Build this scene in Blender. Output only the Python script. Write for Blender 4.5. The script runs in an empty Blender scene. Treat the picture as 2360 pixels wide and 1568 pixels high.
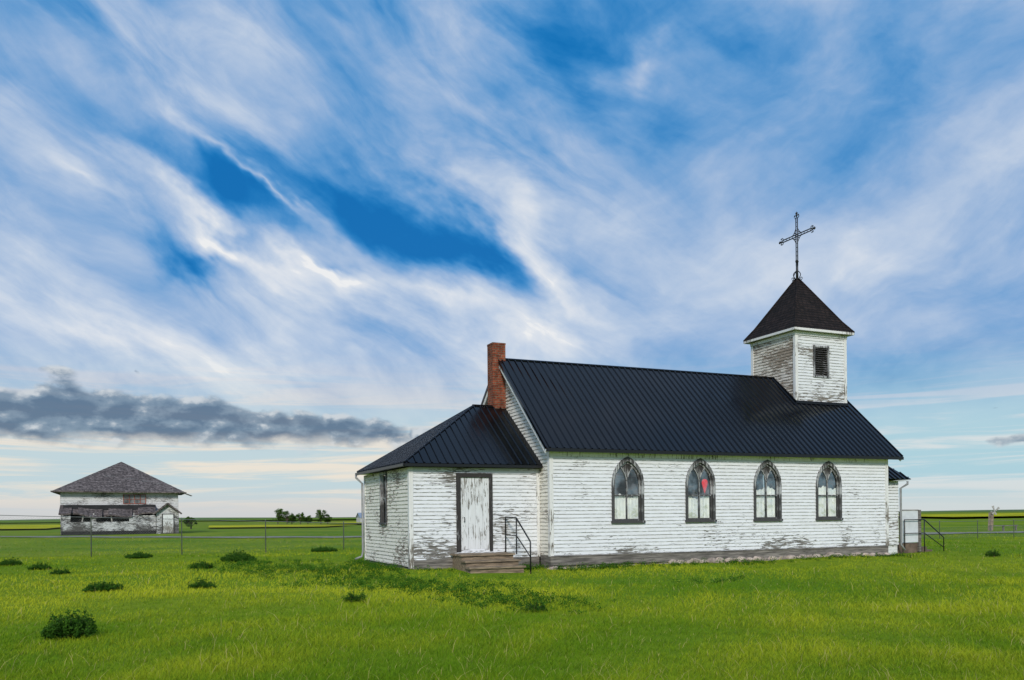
import bpy, math, random
import numpy as np
from mathutils import Matrix, Vector
random.seed(7); rng=np.random.default_rng(7)
scn=bpy.context.scene; col=scn.collection
TH=1.1584; F2=(math.cos(TH),math.sin(TH)); R2=(math.sin(TH),-math.cos(TH))
# ------------------------------------------------------------ materials
def new_mat(name):
    m=bpy.data.materials.new(name); m.use_nodes=True
    nt=m.node_tree; b=nt.nodes['Principled BSDF']; return m,nt,b
class N:
    def __init__(s,nt): s.nt=nt
    def n(s,t,**k):
        x=s.nt.nodes.new(t)
        for a,v in k.items(): setattr(x,a,v)
        return x
    def l(s,a,b): s.nt.links.new(a,b)
    def put(s,sock,v):
        if isinstance(v,bpy.types.NodeSocket): s.l(v,sock)
        elif v is not None: sock.default_value=v
    def m(s,op,a,b=None,c=None,clamp=False):
        x=s.n('ShaderNodeMath',operation=op); x.use_clamp=clamp
        s.put(x.inputs[0],a)
        if b is not None: s.put(x.inputs[1],b)
        if c is not None: s.put(x.inputs[2],c)
        return x.outputs[0]
    def mix(s,f,a,b,bt='MIX'):
        x=s.n('ShaderNodeMix',data_type='RGBA',blend_type=bt)
        s.put(x.inputs[0],f)
        s.put(x.inputs[6],a if isinstance(a,bpy.types.NodeSocket) else (*a,1))
        s.put(x.inputs[7],b if isinstance(b,bpy.types.NodeSocket) else (*b,1))
        return x.outputs[2]
    def noise(s,v,scale,detail=4,rough=.55,dist=0,dim='3D'):
        x=s.n('ShaderNodeTexNoise',noise_dimensions=dim); x.inputs['Scale'].default_value=scale; x.inputs['Detail'].default_value=detail
        x.inputs['Roughness'].default_value=rough; x.inputs['Distortion'].default_value=dist
        if v is not None: s.l(v,x.inputs['Vector'])
        return x.outputs[0]
    def ss(s,v,a,b,lo=0.,hi=1.):
        x=s.n('ShaderNodeMapRange',interpolation_type='SMOOTHSTEP'); s.put(x.inputs[0],v)
        x.inputs[1].default_value=a; x.inputs[2].default_value=b; x.inputs[3].default_value=lo; x.inputs[4].default_value=hi
        return x.outputs[0]
    def sep(s,v):
        x=s.n('ShaderNodeSeparateXYZ'); s.l(v,x.inputs[0]); return x.outputs
    def comb(s,a,b,c=0.):
        x=s.n('ShaderNodeCombineXYZ')
        for i,v in enumerate((a,b,c)): s.put(x.inputs[i],v)
        return x.outputs[0]
    def obj(s): return s.n('ShaderNodeTexCoord').outputs['Object']
    def bump(s,h,st,dist,b):
        x=s.n('ShaderNodeBump'); x.inputs['Strength'].default_value=st; x.inputs['Distance'].default_value=dist
        s.l(h,x.inputs['Height']); s.l(x.outputs[0],b.inputs['Normal'])
def paint_mat(name,thr,pitch=.108,white=(.79,.81,.845),wood=(.17,.15,.125),vert=False,lowbias=.10):
    m,nt,b=new_mat(name); g=N(nt); o=g.obj(); x,y,z=g.sep(o)
    row=g.m('FLOOR',g.m('DIVIDE',z,pitch))
    h=g.m('ADD',x,g.m('MULTIPLY',y,1.01))
    if vert:
        v=g.comb(g.m('MULTIPLY',h,16.),g.m('MULTIPLY',z,1.6),0.)
    else:
        v=g.comb(g.m('ADD',g.m('MULTIPLY',h,2.3),g.m('MULTIPLY',row,5.37)),g.m('MULTIPLY',z,15.),g.m('MULTIPLY',row,.73))
    n1=g.noise(v,1.6,7,.70,.4)
    n2=g.noise(g.comb(h,g.m('MULTIPLY',z,1.5),3.),.75,3,.5)
    low=g.ss(z,1.2,.3,0,lowbias)
    val=g.m('ADD',g.m('ADD',n1,g.m('MULTIPLY',g.m('SUBTRACT',n2,.5),.60)),low)
    mask=g.ss(val,thr,thr+.035)
    fine=g.noise(g.comb(g.m('MULTIPLY',h,3.),g.m('MULTIPLY',z,90.),0.) if not vert else g.comb(g.m('MULTIPLY',h,90.),g.m('MULTIPLY',z,3.),0.),1.,5,.6)
    woodc=g.mix(g.ss(fine,.3,.7),(wood[0]*.45,wood[1]*.45,wood[2]*.45),(wood[0]*1.7,wood[1]*1.7,wood[2]*1.7))
    dirt=g.noise(v,.9,5,.6)
    wh=g.mix(g.ss(dirt,.35,.75,0,.45),white,(white[0]*.74,white[1]*.72,white[2]*.68))
    if not vert:
        fr=g.m('FRACT',g.m('DIVIDE',z,pitch))
        edge=g.m('MULTIPLY',g.ss(fr,.18,.02),g.ss(g.noise(v,3.,3),.38,.56,0,.9))
        mask=g.m('MAXIMUM',mask,edge)
    c=g.mix(mask,wh,woodc); g.l(c,b.inputs['Base Color'])
    b.inputs['Roughness'].default_value=.75
    hh=g.m('SUBTRACT',g.m('MULTIPLY',fine,.25),mask); g.bump(hh,.6,.004,b)
    return m
def simple(name,c,rough=.6,nscale=0,namp=.3,metal=0.,bump=0.,aniso=None,spec=None):
    m,nt,b=new_mat(name); g=N(nt)
    b.inputs['Roughness'].default_value=rough; b.inputs['Metallic'].default_value=metal
    if spec is not None: b.inputs['Specular IOR Level'].default_value=spec
    if nscale:
        v=g.obj()
        if aniso:
            mp=g.n('ShaderNodeMapping'); mp.inputs['Scale'].default_value=aniso; g.l(v,mp.inputs[0]); v=mp.outputs[0]
        n=g.noise(v,nscale,5,.65)
        cc=g.mix(g.ss(n,.3,.7),tuple(k*(1-namp) for k in c),tuple(min(1,k*(1+namp)) for k in c))
        g.l(cc,b.inputs['Base Color'])
        if bump: g.bump(n,bump,.01,b)
    else: b.inputs['Base Color'].default_value=(*c,1)
    return m
M_nave=paint_mat('peeling_white_siding',.655,wood=(.16,.15,.135))
M_annex=paint_mat('peeling_white_siding_annex',.60,wood=(.16,.15,.135))
M_left=paint_mat('weathered_cream_siding',.585,white=(.84,.81,.73),wood=(.22,.185,.15),lowbias=.05)
M_tower=paint_mat('weathered_tower_siding',.565,white=(.76,.78,.80),lowbias=0)
M_towerl=paint_mat('bare_tower_siding',.45,white=(.74,.69,.61),wood=(.25,.20,.155),lowbias=0)
M_trim=paint_mat('peeling_trim',.58,pitch=.5,vert=True,white=(.78,.78,.77))
M_door=paint_mat('peeling_door_paint',.585,vert=True,white=(.76,.78,.80),wood=(.20,.185,.165))
M_case=paint_mat('charred_grey_casing',.46,vert=True,white=(.42,.43,.44),wood=(.055,.054,.055))
M_casedark=paint_mat('dark_casing',.40,vert=True,white=(.3,.3,.3),wood=(.028,.025,.024))
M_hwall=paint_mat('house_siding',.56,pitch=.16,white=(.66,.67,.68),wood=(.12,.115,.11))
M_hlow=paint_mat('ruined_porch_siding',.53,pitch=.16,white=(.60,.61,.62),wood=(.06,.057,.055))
M_plank=simple('grey_plank',(.17,.155,.14),.85,2.,.6,bump=.5,aniso=(1,1,14))
M_step=simple('weathered_step_wood',(.23,.175,.12),.85,3.,.55,bump=.5,aniso=(1,8,8))
M_roof,nt,b=new_mat('dark_metal_roofing'); g=N(nt); rn=g.noise(g.obj(),.30,3,.6)
b.inputs['Base Color'].default_value=(.0028,.0030,.0042,1); g.l(g.ss(rn,.3,.7,.11,.30),b.inputs['Roughness']); b.inputs['Specular IOR Level'].default_value=.34
M_gutter=simple('black_gutter',(.006,.006,.008),.35)
M_iron=simple('black_iron',(.012,.013,.015),.45,12,.5)
M_down=simple('grey_downspout',(.27,.28,.29),.4,3,.2)
M_dark=simple('dark_interior',(.02,.02,.022),.9,2,.3)
M_curt=simple('white_curtain',(.90,.92,.88),.9,6,.08,aniso=(6,1,.6))
M_red=simple('red_balloon_skin',(.98,.004,.012),.5,4,.03,spec=.2)
M_stone=simple('field_stone',(.40,.33,.28),.85,3.5,.5,bump=.6)
M_redsash=simple('faded_red_sash',(.24,.07,.045),.7,6,.5)
M_galv=simple('galvanised_steel',(.17,.18,.18),.55,8,.25,metal=.3)
M_panel=simple('white_panel',(.62,.65,.68),.6,2,.12)
M_greywood=simple('bleached_wood',(.36,.35,.33),.8,5,.3)
M_glass,nt,b=new_mat('window_glass'); g=N(nt)
gl=g.n('ShaderNodeBsdfGlossy'); gl.inputs['Roughness'].default_value=.04; gl.inputs['Color'].default_value=(.8,.85,.9,1)
tr=g.n('ShaderNodeBsdfTransparent'); tr.inputs['Color'].default_value=(.97,.98,.97,1)
mx=g.n('ShaderNodeMixShader')
oi=g.n('ShaderNodeObjectInfo'); va=g.n('ShaderNodeVectorMath',operation='ADD'); g.l(g.obj(),va.inputs[0]); g.l(oi.outputs['Location'],va.inputs[1])
g.l(g.ss(g.noise(va.outputs[0],2.2,3,.6),.35,.65,.08,.34),mx.inputs[0])
nn=g.noise(va.outputs[0],2.5,2); bp=g.n('ShaderNodeBump'); bp.inputs['Strength'].default_value=.35; bp.inputs['Distance'].default_value=.02
g.l(nn,bp.inputs['Height']); g.l(bp.outputs[0],gl.inputs['Normal'])
g.l(tr.outputs[0],mx.inputs[1]); g.l(gl.outputs[0],mx.inputs[2]); g.l(mx.outputs[0],nt.nodes['Material Output'].inputs[0])
def brick_mat(name,c1,c2,mort,sx,sz,bw,bh,ms,rough=.85,bumpd=.01,nstr=.5):
    m,nt,b=new_mat(name); g=N(nt); x,y,z=g.sep(g.obj())
    br=g.n('ShaderNodeTexBrick'); g.l(g.comb(g.m('MULTIPLY',g.m('ADD',x,y),sx),g.m('MULTIPLY',z,sz)),br.inputs['Vector'])
    br.inputs['Scale'].default_value=1; br.inputs['Color1'].default_value=(*c1,1); br.inputs['Color2'].default_value=(*c2,1); br.inputs['Mortar'].default_value=(*mort,1)
    br.inputs['Brick Width'].default_value=bw; br.inputs['Row Height'].default_value=bh; br.inputs['Mortar Size'].default_value=ms; br.inputs['Bias'].default_value=0
    n=g.noise(g.obj(),5,6,.7)
    g.l(g.mix(nstr,br.outputs[0],g.mix(g.ss(n,.3,.7),(.25,.25,.25),(1.7,1.7,1.7)),'MULTIPLY'),b.inputs['Base Color'])
    b.inputs['Roughness'].default_value=rough; b.inputs['Specular IOR Level'].default_value=.25
    g.bump(g.m('ADD',g.m('MULTIPLY',br.outputs[1],-1.),g.m('MULTIPLY',n,.6)),.8,bumpd,b)
    return m
M_brick=brick_mat('red_brick',(.30,.072,.034),(.16,.038,.02),(.19,.13,.09),1,1,.21,.075,.010,nstr=.7)
M_shingle=brick_mat('dark_shingle',(.012,.0075,.0065),(.025,.016,.014),(.003,.0025,.0025),1,1,.2,.11,.012,nstr=.7)
M_hshingle=brick_mat('worn_grey_shingle',(.17,.145,.14),(.10,.083,.08),(.06,.05,.05),1,1,.4,.14,.015,nstr=1.)
# ------------------------------------------------------------ mesh helpers
class Mesh:
    def __init__(s): s.v=[]; s.f=[]; s.mi=[]; s.cur=0
    def poly(s,ps):
        i=len(s.v); s.v+= [tuple(p) for p in ps]; s.f.append(tuple(range(i,i+len(ps)))); s.mi.append(s.cur)
    def box(s,a,b):
        x0,y0,z0=a; x1,y1,z1=b; i=len(s.v)
        s.v+=[(x0,y0,z0),(x1,y0,z0),(x1,y1,z0),(x0,y1,z0),(x0,y0,z1),(x1,y0,z1),(x1,y1,z1),(x0,y1,z1)]
        for q in ((0,3,2,1),(4,5,6,7),(0,1,5,4),(1,2,6,5),(2,3,7,6),(3,0,4,7)):
            s.f.append(tuple(i+k for k in q)); s.mi.append(s.cur)
    def beam(s,p,q,w,h,up=(0,0,1)):
        p=Vector(p); q=Vector(q); d=(q-p).normalized(); u=Vector(up); sd=d.cross(u)
        if sd.length<1e-4: sd=d.cross(Vector((1,0,0)))
        sd.normalize(); u=sd.cross(d); i=len(s.v)
        for c in (p,q):
            for a,b in ((-1,-1),(1,-1),(1,1),(-1,1)): s.v.append(tuple(c+sd*a*w/2+u*b*h/2))
        for f in ((0,1,2,3),(7,6,5,4),(0,4,5,1),(1,5,6,2),(2,6,7,3),(3,7,4,0)):
            s.f.append(tuple(i+k for k in f)); s.mi.append(s.cur)
    def tube(s,pts,r,n=8):
        pts=[Vector(p) for p in pts]; rings=[]
        rs=r if isinstance(r,(list,tuple)) else [r]*len(pts)
        for k,p in enumerate(pts):
            d=(pts[min(k+1,len(pts)-1)]-pts[max(k-1,0)]).normalized()
            a=d.orthogonal().normalized() if k==0 else (pa-d*pa.dot(d)).normalized()
            pa=a; b=d.cross(a); i=len(s.v)
            for j in range(n):
                t=2*math.pi*j/n; s.v.append(tuple(p+(a*math.cos(t)+b*math.sin(t))*rs[k]))
            rings.append(i)
        for k in range(len(rings)-1):
            for j in range(n):
                s.f.append((rings[k]+j,rings[k]+(j+1)%n,rings[k+1]+(j+1)%n,rings[k+1]+j)); s.mi.append(s.cur)
        s.f.append(tuple(rings[0]+j for j in range(n))[::-1]); s.mi.append(s.cur)
        s.f.append(tuple(rings[-1]+j for j in range(n))); s.mi.append(s.cur)
    def blob(s,c,r,sc,seed,n=2):
        import bmesh
        bm=bmesh.new(); bmesh.ops.create_icosphere(bm,subdivisions=n,radius=1); i=len(s.v); rr=random.Random(seed)
        ph=[rr.uniform(0,6) for _ in range(6)]
        for v in bm.verts:
            p=v.co; k=1+.18*math.sin(2.3*p.x+ph[0])*math.cos(2.1*p.y+ph[1])+.12*math.sin(3.7*p.z+ph[2]+2*p.x)
            s.v.append((c[0]+p.x*k*r*sc[0],c[1]+p.y*k*r*sc[1],c[2]+p.z*k*r*sc[2]))
        for f in bm.faces: s.f.append(tuple(i+v.index for v in f.verts)); s.mi.append(s.cur)
        bm.free()
def empty(name,loc,label,cat,group=None):
    e=bpy.data.objects.new(name,None); e.location=loc; e.empty_display_size=.3; col.objects.link(e)
    e['label']=label; e['category']=cat
    if group: e['group']=group
    return e
def wl(o):
    p=Vector((0,0,0))
    while o: p+=Vector(o.location); o=o.parent
    return p
def obj(name,M,mats,parent=None,loc=None,smooth=False,label=None):
    me=bpy.data.meshes.new(name)
    base=wl(parent) if parent else Vector((0,0,0))
    org=Vector(loc) if loc is not None else Vector((0,0,0))
    vs=[(v[0]-org.x,v[1]-org.y,v[2]-org.z) for v in M.v] if org.length else M.v
    me.from_pydata(vs,[],M.f)
    mats=mats if isinstance(mats,(list,tuple)) else [mats]
    for m in mats: me.materials.append(m)
    if len(mats)>1: me.polygons.foreach_set('material_index',M.mi)
    if smooth: me.polygons.foreach_set('use_smooth',[True]*len(me.polygons))
    me.update()
    o=bpy.data.objects.new(name,me); col.objects.link(o)
    o.parent=parent; o.location=org-base
    if label: o['label']=label
    return o
def clap(M,org,u,n,z0,z1,spans,pitch=.108,proud=.02,jit=.003):
    u=Vector(u); n=Vector(n); org=Vector(org)
    P=lambda a,z,o: org+u*a+Vector((0,0,z-org.z))+n*o
    k=math.floor(z0/pitch+1e-6); z=max(z0,k*pitch)
    rows=[]
    while z<z1-1e-4:
        zt=min(z1,(k+1)*pitch)
        if zt-z>.004: rows.append((z,zt))
        z=zt; k+=1
    for (a,b) in rows:
        sa=spans(a+.002); sb=spans(b-.002)
        if len(sa)!=len(sb): sa=sb=spans((a+b)/2)
        for (p,q),(r,s_) in zip(sa,sb):
            if q-p<.01 and s_-r<.01: continue
            cuts=[0.]; L=max(q-p,.01)
            while (1-cuts[-1])*L>3.2: cuts.append(cuts[-1]+random.uniform(1.4,3.2)/L)
            cuts.append(1.)
            cuts=[c for c in cuts if c<=1.]
            for c0,c1 in zip(cuts[:-1],cuts[1:]):
                e=.0015/L; j=random.uniform(0,jit); dz=random.uniform(-.0015,.0015)
                x0=p+(q-p)*(c0+e); x1=p+(q-p)*(c1-e); y0=r+(s_-r)*(c0+e); y1=r+(s_-r)*(c1-e)
                M.poly([P(x0,a+dz,proud+j),P(x1,a+dz,proud+j),P(y1,b,.003),P(y0,b,.003)])
                M.poly([P(x0,a+dz,0),P(x1,a+dz,0),P(x1,a+dz,proud+j),P(x0,a+dz,proud+j)])
def panel_roof(M,poly,eave_dir,spacing=.229,h=.036,w=.035,th=.03,off=0.):
    ps=[Vector(p) for p in poly]; e=Vector(eave_dir).normalized()
    n=(ps[1]-ps[0]).cross(ps[2]-ps[0]).normalized()
    if n.z<0: n=-n
    t=n.cross(e); 
    if t.z<0: t=-t
    M.poly([p+n*th for p in ps]); M.poly([p for p in ps][::-1])
    for i in range(len(ps)):
        a,b=ps[i],ps[(i+1)%len(ps)]; M.poly([a,b,b+n*th,a+n*th])
    o=ps[0]; L=[((p-o).dot(e),(p-o).dot(t)) for p in ps]
    s0=min(l[0] for l in L); s1=max(l[0] for l in L); s=s0+spacing*.5+off
    while s<s1-.02:
        ts=[]
        for i in range(len(L)):
            (a0,b0),(a1,b1)=L[i],L[(i+1)%len(L)]
            if (a0-s)*(a1-s)<0: ts.append(b0+(b1-b0)*(s-a0)/(a1-a0))
        if len(ts)>=2:
            ta,tb=min(ts),max(ts)
            if tb-ta>.05:
                q0=o+e*s+t*ta+n*(th-.002); q1=o+e*s+t*tb+n*(th-.002)
                A=[(-.035,0),(-.014,h),(.014,h),(.035,0)]
                for (a0,h0),(a1,h1) in zip(A[:-1],A[1:]): M.poly([q0+e*a0+n*h0,q0+e*a1+n*h1,q1+e*a1+n*h1,q1+e*a0+n*h0])
                M.poly([q0+e*a+n*hh for a,hh in A])
        s+=spacing
# ------------------------------------------------------------ church dims
X0,X1,Y0,Wn=10.953,24.10,22.267,6.46
Yr=Y0+Wn/2; Y2=Y0+Wn
ZB,ZW=.316,3.342
OE,ZE,ZR,OL,ORR=.254,3.398,6.51,.239,.467
SL=(ZR-ZE)/(Wn/2+OE)
T0,T1,TW,ZTE,TO,ZTA=21.90,24.28,1.19,8.17,.229,10.396
TY0,TY1=Yr-TW,Yr+TW
A0,YA=6.948,22.959; YB=2*Yr-YA; ZAE,AO,XP,ZAP,ZAB=2.949,.209,9.864,4.9635,.274
church=empty('church',(14,25.5,0),'abandoned white clapboard church with black metal roof and square belfry','church')
WX=[13.545,16.185,18.825,21.42]; WW=.56; WZ0,WZS,WZA=1.25,2.42,3.24
def archw(z,w,zs,za):
    if z<=zs: return w
    h=za-zs; 
    if z>=za: return 0.
    c=(h*h-w*w)/(2*w); R=w+c
    return max(0.,math.sqrt(max(0,R*R-(z-zs)**2))-c)
def nave_spans(z):
    out=[]; a=X0
    if WZ0+.03<z<WZA-.05:
        for c in WX:
            w=archw(z,WW-.04,WZS,WZA-.05); out.append((a,c-w)); a=c+w
    out.append((a,X1)); return [(p-X0,q-X0) for p,q in out]
M=Mesh()
clap(M,(X0,Y0,0),(1,0,0),(0,-1,0),ZB,ZW,nave_spans)
def gab(z):
    if z<=ZE: return [(0,Wn)]
    d=(ZR-z)/SL
    return [(Wn/2-d+.02,Wn/2+d-.02)] if d>.05 else []
M.cur=1; clap(M,(X0,Y0,0),(0,1,0),(-1,0,0),ZB,ZR-.08,gab)
M.cur=0; clap(M,(X1,Y0,0),(0,1,0),(1,0,0),ZB,ZR-.08,gab)
clap(M,(X0,Y2,0),(1,0,0),(0,1,0),ZB,ZW,lambda z:[(0,X1-X0)])
obj('nave_wall',M,[M_nave,M_left],church)
def cboard(x,y,sx,sy,z0,z1):
    M=Mesh()
    P=[(x-sx*.034,y-sy*.034),(x+sx*.09,y-sy*.034),(x+sx*.09,y+sy*.01),(x+sx*.01,y+sy*.01),(x+sx*.01,y+sy*.09),(x-sx*.034,y+sy*.09)]
    if sx*sy<0: P=P[::-1]
    M.poly([(a,b,z1) for a,b in P]); M.poly([(a,b,z0) for a,b in P[::-1]])
    i=len(M.v); M.v+=[(a,b,z0) for a,b in P]+[(a,b,z1) for a,b in P]
    for k in range(6): M.f.append((i+k,i+(k+1)%6,i+6+(k+1)%6,i+6+k)); M.mi.append(0)
    obj('corner_board',M,M_trim,church)
cboard(X0,Y0,1,1,ZB-.02,ZW-.003); cboard(X1,Y0,-1,1,ZB-.02,ZW-.003)
cboard(A0,YA,1,1,.05,2.86); cboard(A0,YB,1,-1,.05,2.86)
for x,y,sx,sy in ((T0,TY0,1,1),(T1,TY0,-1,1),(T0,TY1,1,-1),(T1,TY1,-1,-1)): cboard(x,y,sx,sy,5.3,ZTE-.08)
M=Mesh(); M.box((X0-.12,YA-.034,ZAB),(X0-.024,YA+.01,2.86)); obj('corner_board',M,M_trim,church)
# nave roof
M=Mesh(); xa,xb=X0-OL,X1+ORR; ya=Y0-OE; yb=Y2+OE
panel_roof(M,[(xa,ya,ZE),(xb,ya,ZE),(xb,Yr,ZR),(xa,Yr,ZR)],(1,0,0))
panel_roof(M,[(xa,yb,ZE),(xb,yb,ZE),(xb,Yr,ZR),(xa,Yr,ZR)],(1,0,0))
M.tube([(xa-.01,Yr,ZR+.035),(T0,Yr,ZR+.035)],.05,8)
for s in (1,-1):
    ye=Yr-s*(Wn/2+OE)
    M.beam((xa-.012,ye,ZE+.02),(xa-.012,Yr,ZR+.02),.03,.09,up=(0,0,1)); M.beam((xb+.012,ye,ZE+.02),(xb+.012,Yr,ZR+.02),.03,.09,up=(0,0,1))
nroof=obj('nave_roof',M,M_roof,church)
M=Mesh()
for s in (1,-1):
    ye=Yr-s*(Wn/2+OE)
    for x in (xa+.012,xb-.012): M.beam((x,ye+s*.03,ZE-.085),(x,Yr,ZR-.10),.024,.13)
    M.poly([(xa+.02,ye,ZE-.035),(X0,ye,ZE-.035),(X0,Yr,ZR-.035),(xa+.02,Yr,ZR-.035)])
    M.poly([(X1,ye,ZE-.035),(xb-.02,ye,ZE-.035),(xb-.02,Yr,ZR-.035),(X1,Yr,ZR-.035)])
M.poly([(xa+.02,ya+.01,ZW-.005),(xb-.02,ya+.01,ZW-.005),(xb-.02,Y0+.02,ZW-.005),(xa+.02,Y0+.02,ZW-.005)])
M.box((X0+.1,Y0-.03,ZW-.14),(X1-.1,Y0-.024,ZW-.01))
obj('rake_board',M,M_trim,nroof)
M=Mesh(); M.beam((xa,ya-.03,ZE-.035),(xb,ya-.03,ZE-.035),.07,.10)
obj('gutter',M,M_gutter,church)
M=Mesh(); M.beam((A0-AO-.03,YA-AO-.03,ZAE-.03),(X0-.03,YA-AO-.03,ZAE-.03),.06,.08)
obj('gutter',M,M_gutter,church)
M=Mesh(); M.beam((A0-AO-.03,YA-AO-.06,ZAE-.031),(A0-AO-.03,YB+AO+.06,ZAE-.031),.055,.078)
obj('gutter',M,M_gutter,church)
# annex
def ann_spans(z):
    if .50<z<2.68: return [(0,8.33-A0),(9.39-A0,X0-A0)]
    return [(0,X0-A0)]
M=Mesh(); clap(M,(A0,YA,0),(1,0,0),(0,-1,0),ZAB,2.87,ann_spans)
M.cur=1
def al(z):
    L=YB-YA
    if 1.31<z<2.82: return [(0,25.29-YA),(25.96-YA,L)]
    return [(0,L)]
clap(M,(A0,YA,0),(0,1,0),(-1,0,0),.09,2.87,al)
M.cur=0; clap(M,(A0,YB,0),(1,0,0),(0,1,0),ZAB,2.87,lambda z:[(0,X0-A0)])
obj('annex_wall',M,[M_annex,M_left],church)
M=Mesh(); z=ZAE; q=[(A0-AO,YA-AO,z),(X0,YA-AO,z),(X0,Yr,ZAP),(XP,Yr,ZAP)]
panel_roof(M,q,(1,0,0))
panel_roof(M,[(p[0],2*Yr-p[1],p[2]) for p in q],(1,0,0))
panel_roof(M,[(A0-AO,YA-AO,z),(A0-AO,YB+AO,z),(XP,Yr,ZAP)],(0,1,0))
for y in (YA-AO,YB+AO): M.tube([(A0-AO,y,z+.04),(XP,Yr,ZAP+.045)],.035,6)
M.tube([(XP-.05,Yr,ZAP+.04),(X0,Yr,ZAP+.04)],.045,6)
M.poly([(A0-AO,YA-AO,z-.05),(X0,YA-AO,z-.05),(X0,YB+AO,z-.05),(A0-AO,YB+AO,z-.05)])
obj('annex_roof',M,M_roof,church)
M=Mesh(); VX=25.4
clap(M,(X1,YA,0),(1,0,0),(0,-1,0),.3,2.6,lambda z:[(0,VX-X1)])
clap(M,(VX,YA,0),(0,1,0),(1,0,0),.3,2.6,lambda z:[(0,YB-YA)])
clap(M,(X1,YB,0),(1,0,0),(0,1,0),.3,2.6,lambda z:[(0,VX-X1)])
M.box((X1,YA+.03,-.3),(VX-.03,YB-.03,.3))
obj('vestibule_wall',M,M_tower,church)
M=Mesh(); z=2.66; q=[(X1,YA-.25,z),(25.75,YA-.25,z),(24.5,Yr,4.6),(X1,Yr,4.6)]
panel_roof(M,q,(1,0,0)); panel_roof(M,[(p[0],2*Yr-p[1],p[2]) for p in q],(1,0,0))
panel_roof(M,[(25.75,YA-.25,z),(25.75,YB+.25,z),(24.5,Yr,4.6)],(0,1,0))
M.poly([(X1,YA-.25,z-.04),(25.75,YA-.25,z-.04),(25.75,YB+.25,z-.04),(X1,YB+.25,z-.04)])
obj('vestibule_roof',M,M_roof,church)
# tower
M=Mesh()
def tsp(z):
    return [(0,22.74-T0),(23.43-T0,T1-T0)] if 6.49<z<7.59 else [(0,T1-T0)]
clap(M,(T0,TY0,0),(1,0,0),(0,-1,0),5.25,ZTE-.03,tsp)
M.cur=1; clap(M,(T0,TY0,0),(0,1,0),(-1,0,0),5.25,ZTE-.03,lambda z:[(0,2*TW)])
M.cur=0; clap(M,(T1,TY0,0),(0,1,0),(1,0,0),5.25,ZTE-.03,lambda z:[(0,2*TW)])
clap(M,(T0,TY1,0),(1,0,0),(0,1,0),5.25,ZTE-.03,lambda z:[(0,2.38)])
obj('tower_wall',M,[M_tower,M_towerl],church)
M=Mesh(); tc=((T0+T1)/2,Yr)
def ring(e,z): return [(T0-e,TY0-e,z),(T1+e,TY0-e,z),(T1+e,TY1+e,z),(T0-e,TY1+e,z)]
lv=[(TO,ZTE),(TO-.30,ZTE+.42),(-TW+.04,ZTA-.02)]
for (e,z),(e2,z2) in zip(lv[:-1],lv[1:]):
    a,b_=ring(e,z),ring(e2,z2)
    nr=4 if e==TO else 15
    for i in range(4):
        for k in range(nr):
            f0,f1=k/nr,(k+1)/nr
            L=lambda p,q_,t:tuple(p[j]+(q_[j]-p[j])*t for j in range(3))
            j=(i+1)%4
            lip=.010
            p0,p1=L(a[i],b_[i],f0),L(a[j],b_[j],f0); p2,p3=L(a[j],b_[j],f1),L(a[i],b_[i],f1)
            up=lambda p:(p[0],p[1],p[2]+lip)
            M.poly([up(p0),up(p1),p2,p3]); M.poly([p0,p1,up(p1),up(p0)])
for i in range(4):
    M.tube([ring(TO,ZTE+.01)[i],ring(TO-.30,ZTE+.43)[i],ring(-TW+.04,ZTA)[i]],.03,6)
M.poly(ring(TO,ZTE-.0)[::-1])
troof=obj('tower_roof',M,M_shingle,church)
M=Mesh()
a=ring(TO-.01,ZTE-.045)
for i in range(4): M.beam(a[i],a[(i+1)%4],.03,.085)
a=ring(.04,ZTE-.16)
for i in range(4): M.beam(a[i],a[(i+1)%4],.03,.12)
obj('cornice',M,M_trim,troof)
M=Mesh(); M.poly(ring(TO-.02,ZTE-.07))
obj('soffit',M,M_trim,troof)
M=Mesh(); zf=ZE+SL*(TY0-ya)+.06
M.beam((T0-.05,TY0-.05,zf),(T1+.05,TY0-.05,zf),.05,.10)
M.beam((T0-.045,TY0-.05,zf),(T0-.045,Yr,ZR+.05),.05,.10)
obj('flashing',M,M_roof,church)
def emp(name,loc,parent):
    e=bpy.data.objects.new(name,None); col.objects.link(e); e.parent=parent; e.location=Vector(loc)-wl(parent); e.empty_display_size=.2; return e
lw=emp('louvered_window',(23.085,TY0,6.45),church)
M=Mesh(); c=23.085
for a,b_ in (((c-.375,TY0-.045,6.45),(c-.30,TY0+.02,7.63)),((c+.30,TY0-.045,6.45),(c+.375,TY0+.02,7.63)),((c-.30,TY0-.042,7.55),(c+.30,TY0+.02,7.62)),((c-.30,TY0-.052,6.45),(c+.30,TY0+.02,6.51))): M.box(a,b_)
obj('frame',M,M_case,lw)
M=Mesh()
for k in range(13):
    z=6.53+k*.08; M.poly([(c-.3,TY0-.03,z),(c+.3,TY0-.03,z),(c+.3,TY0+.05,z+.07),(c-.3,TY0+.05,z+.07)]); M.box((c-.3,TY0-.034,z-.006),(c+.3,TY0-.024,z+.006))
M.poly([(c-.3,TY0+.08,6.45),(c+.3,TY0+.08,6.45),(c+.3,TY0+.08,7.6),(c-.3,TY0+.08,7.6)])
obj('louver',M,M_casedark,lw)
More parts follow.
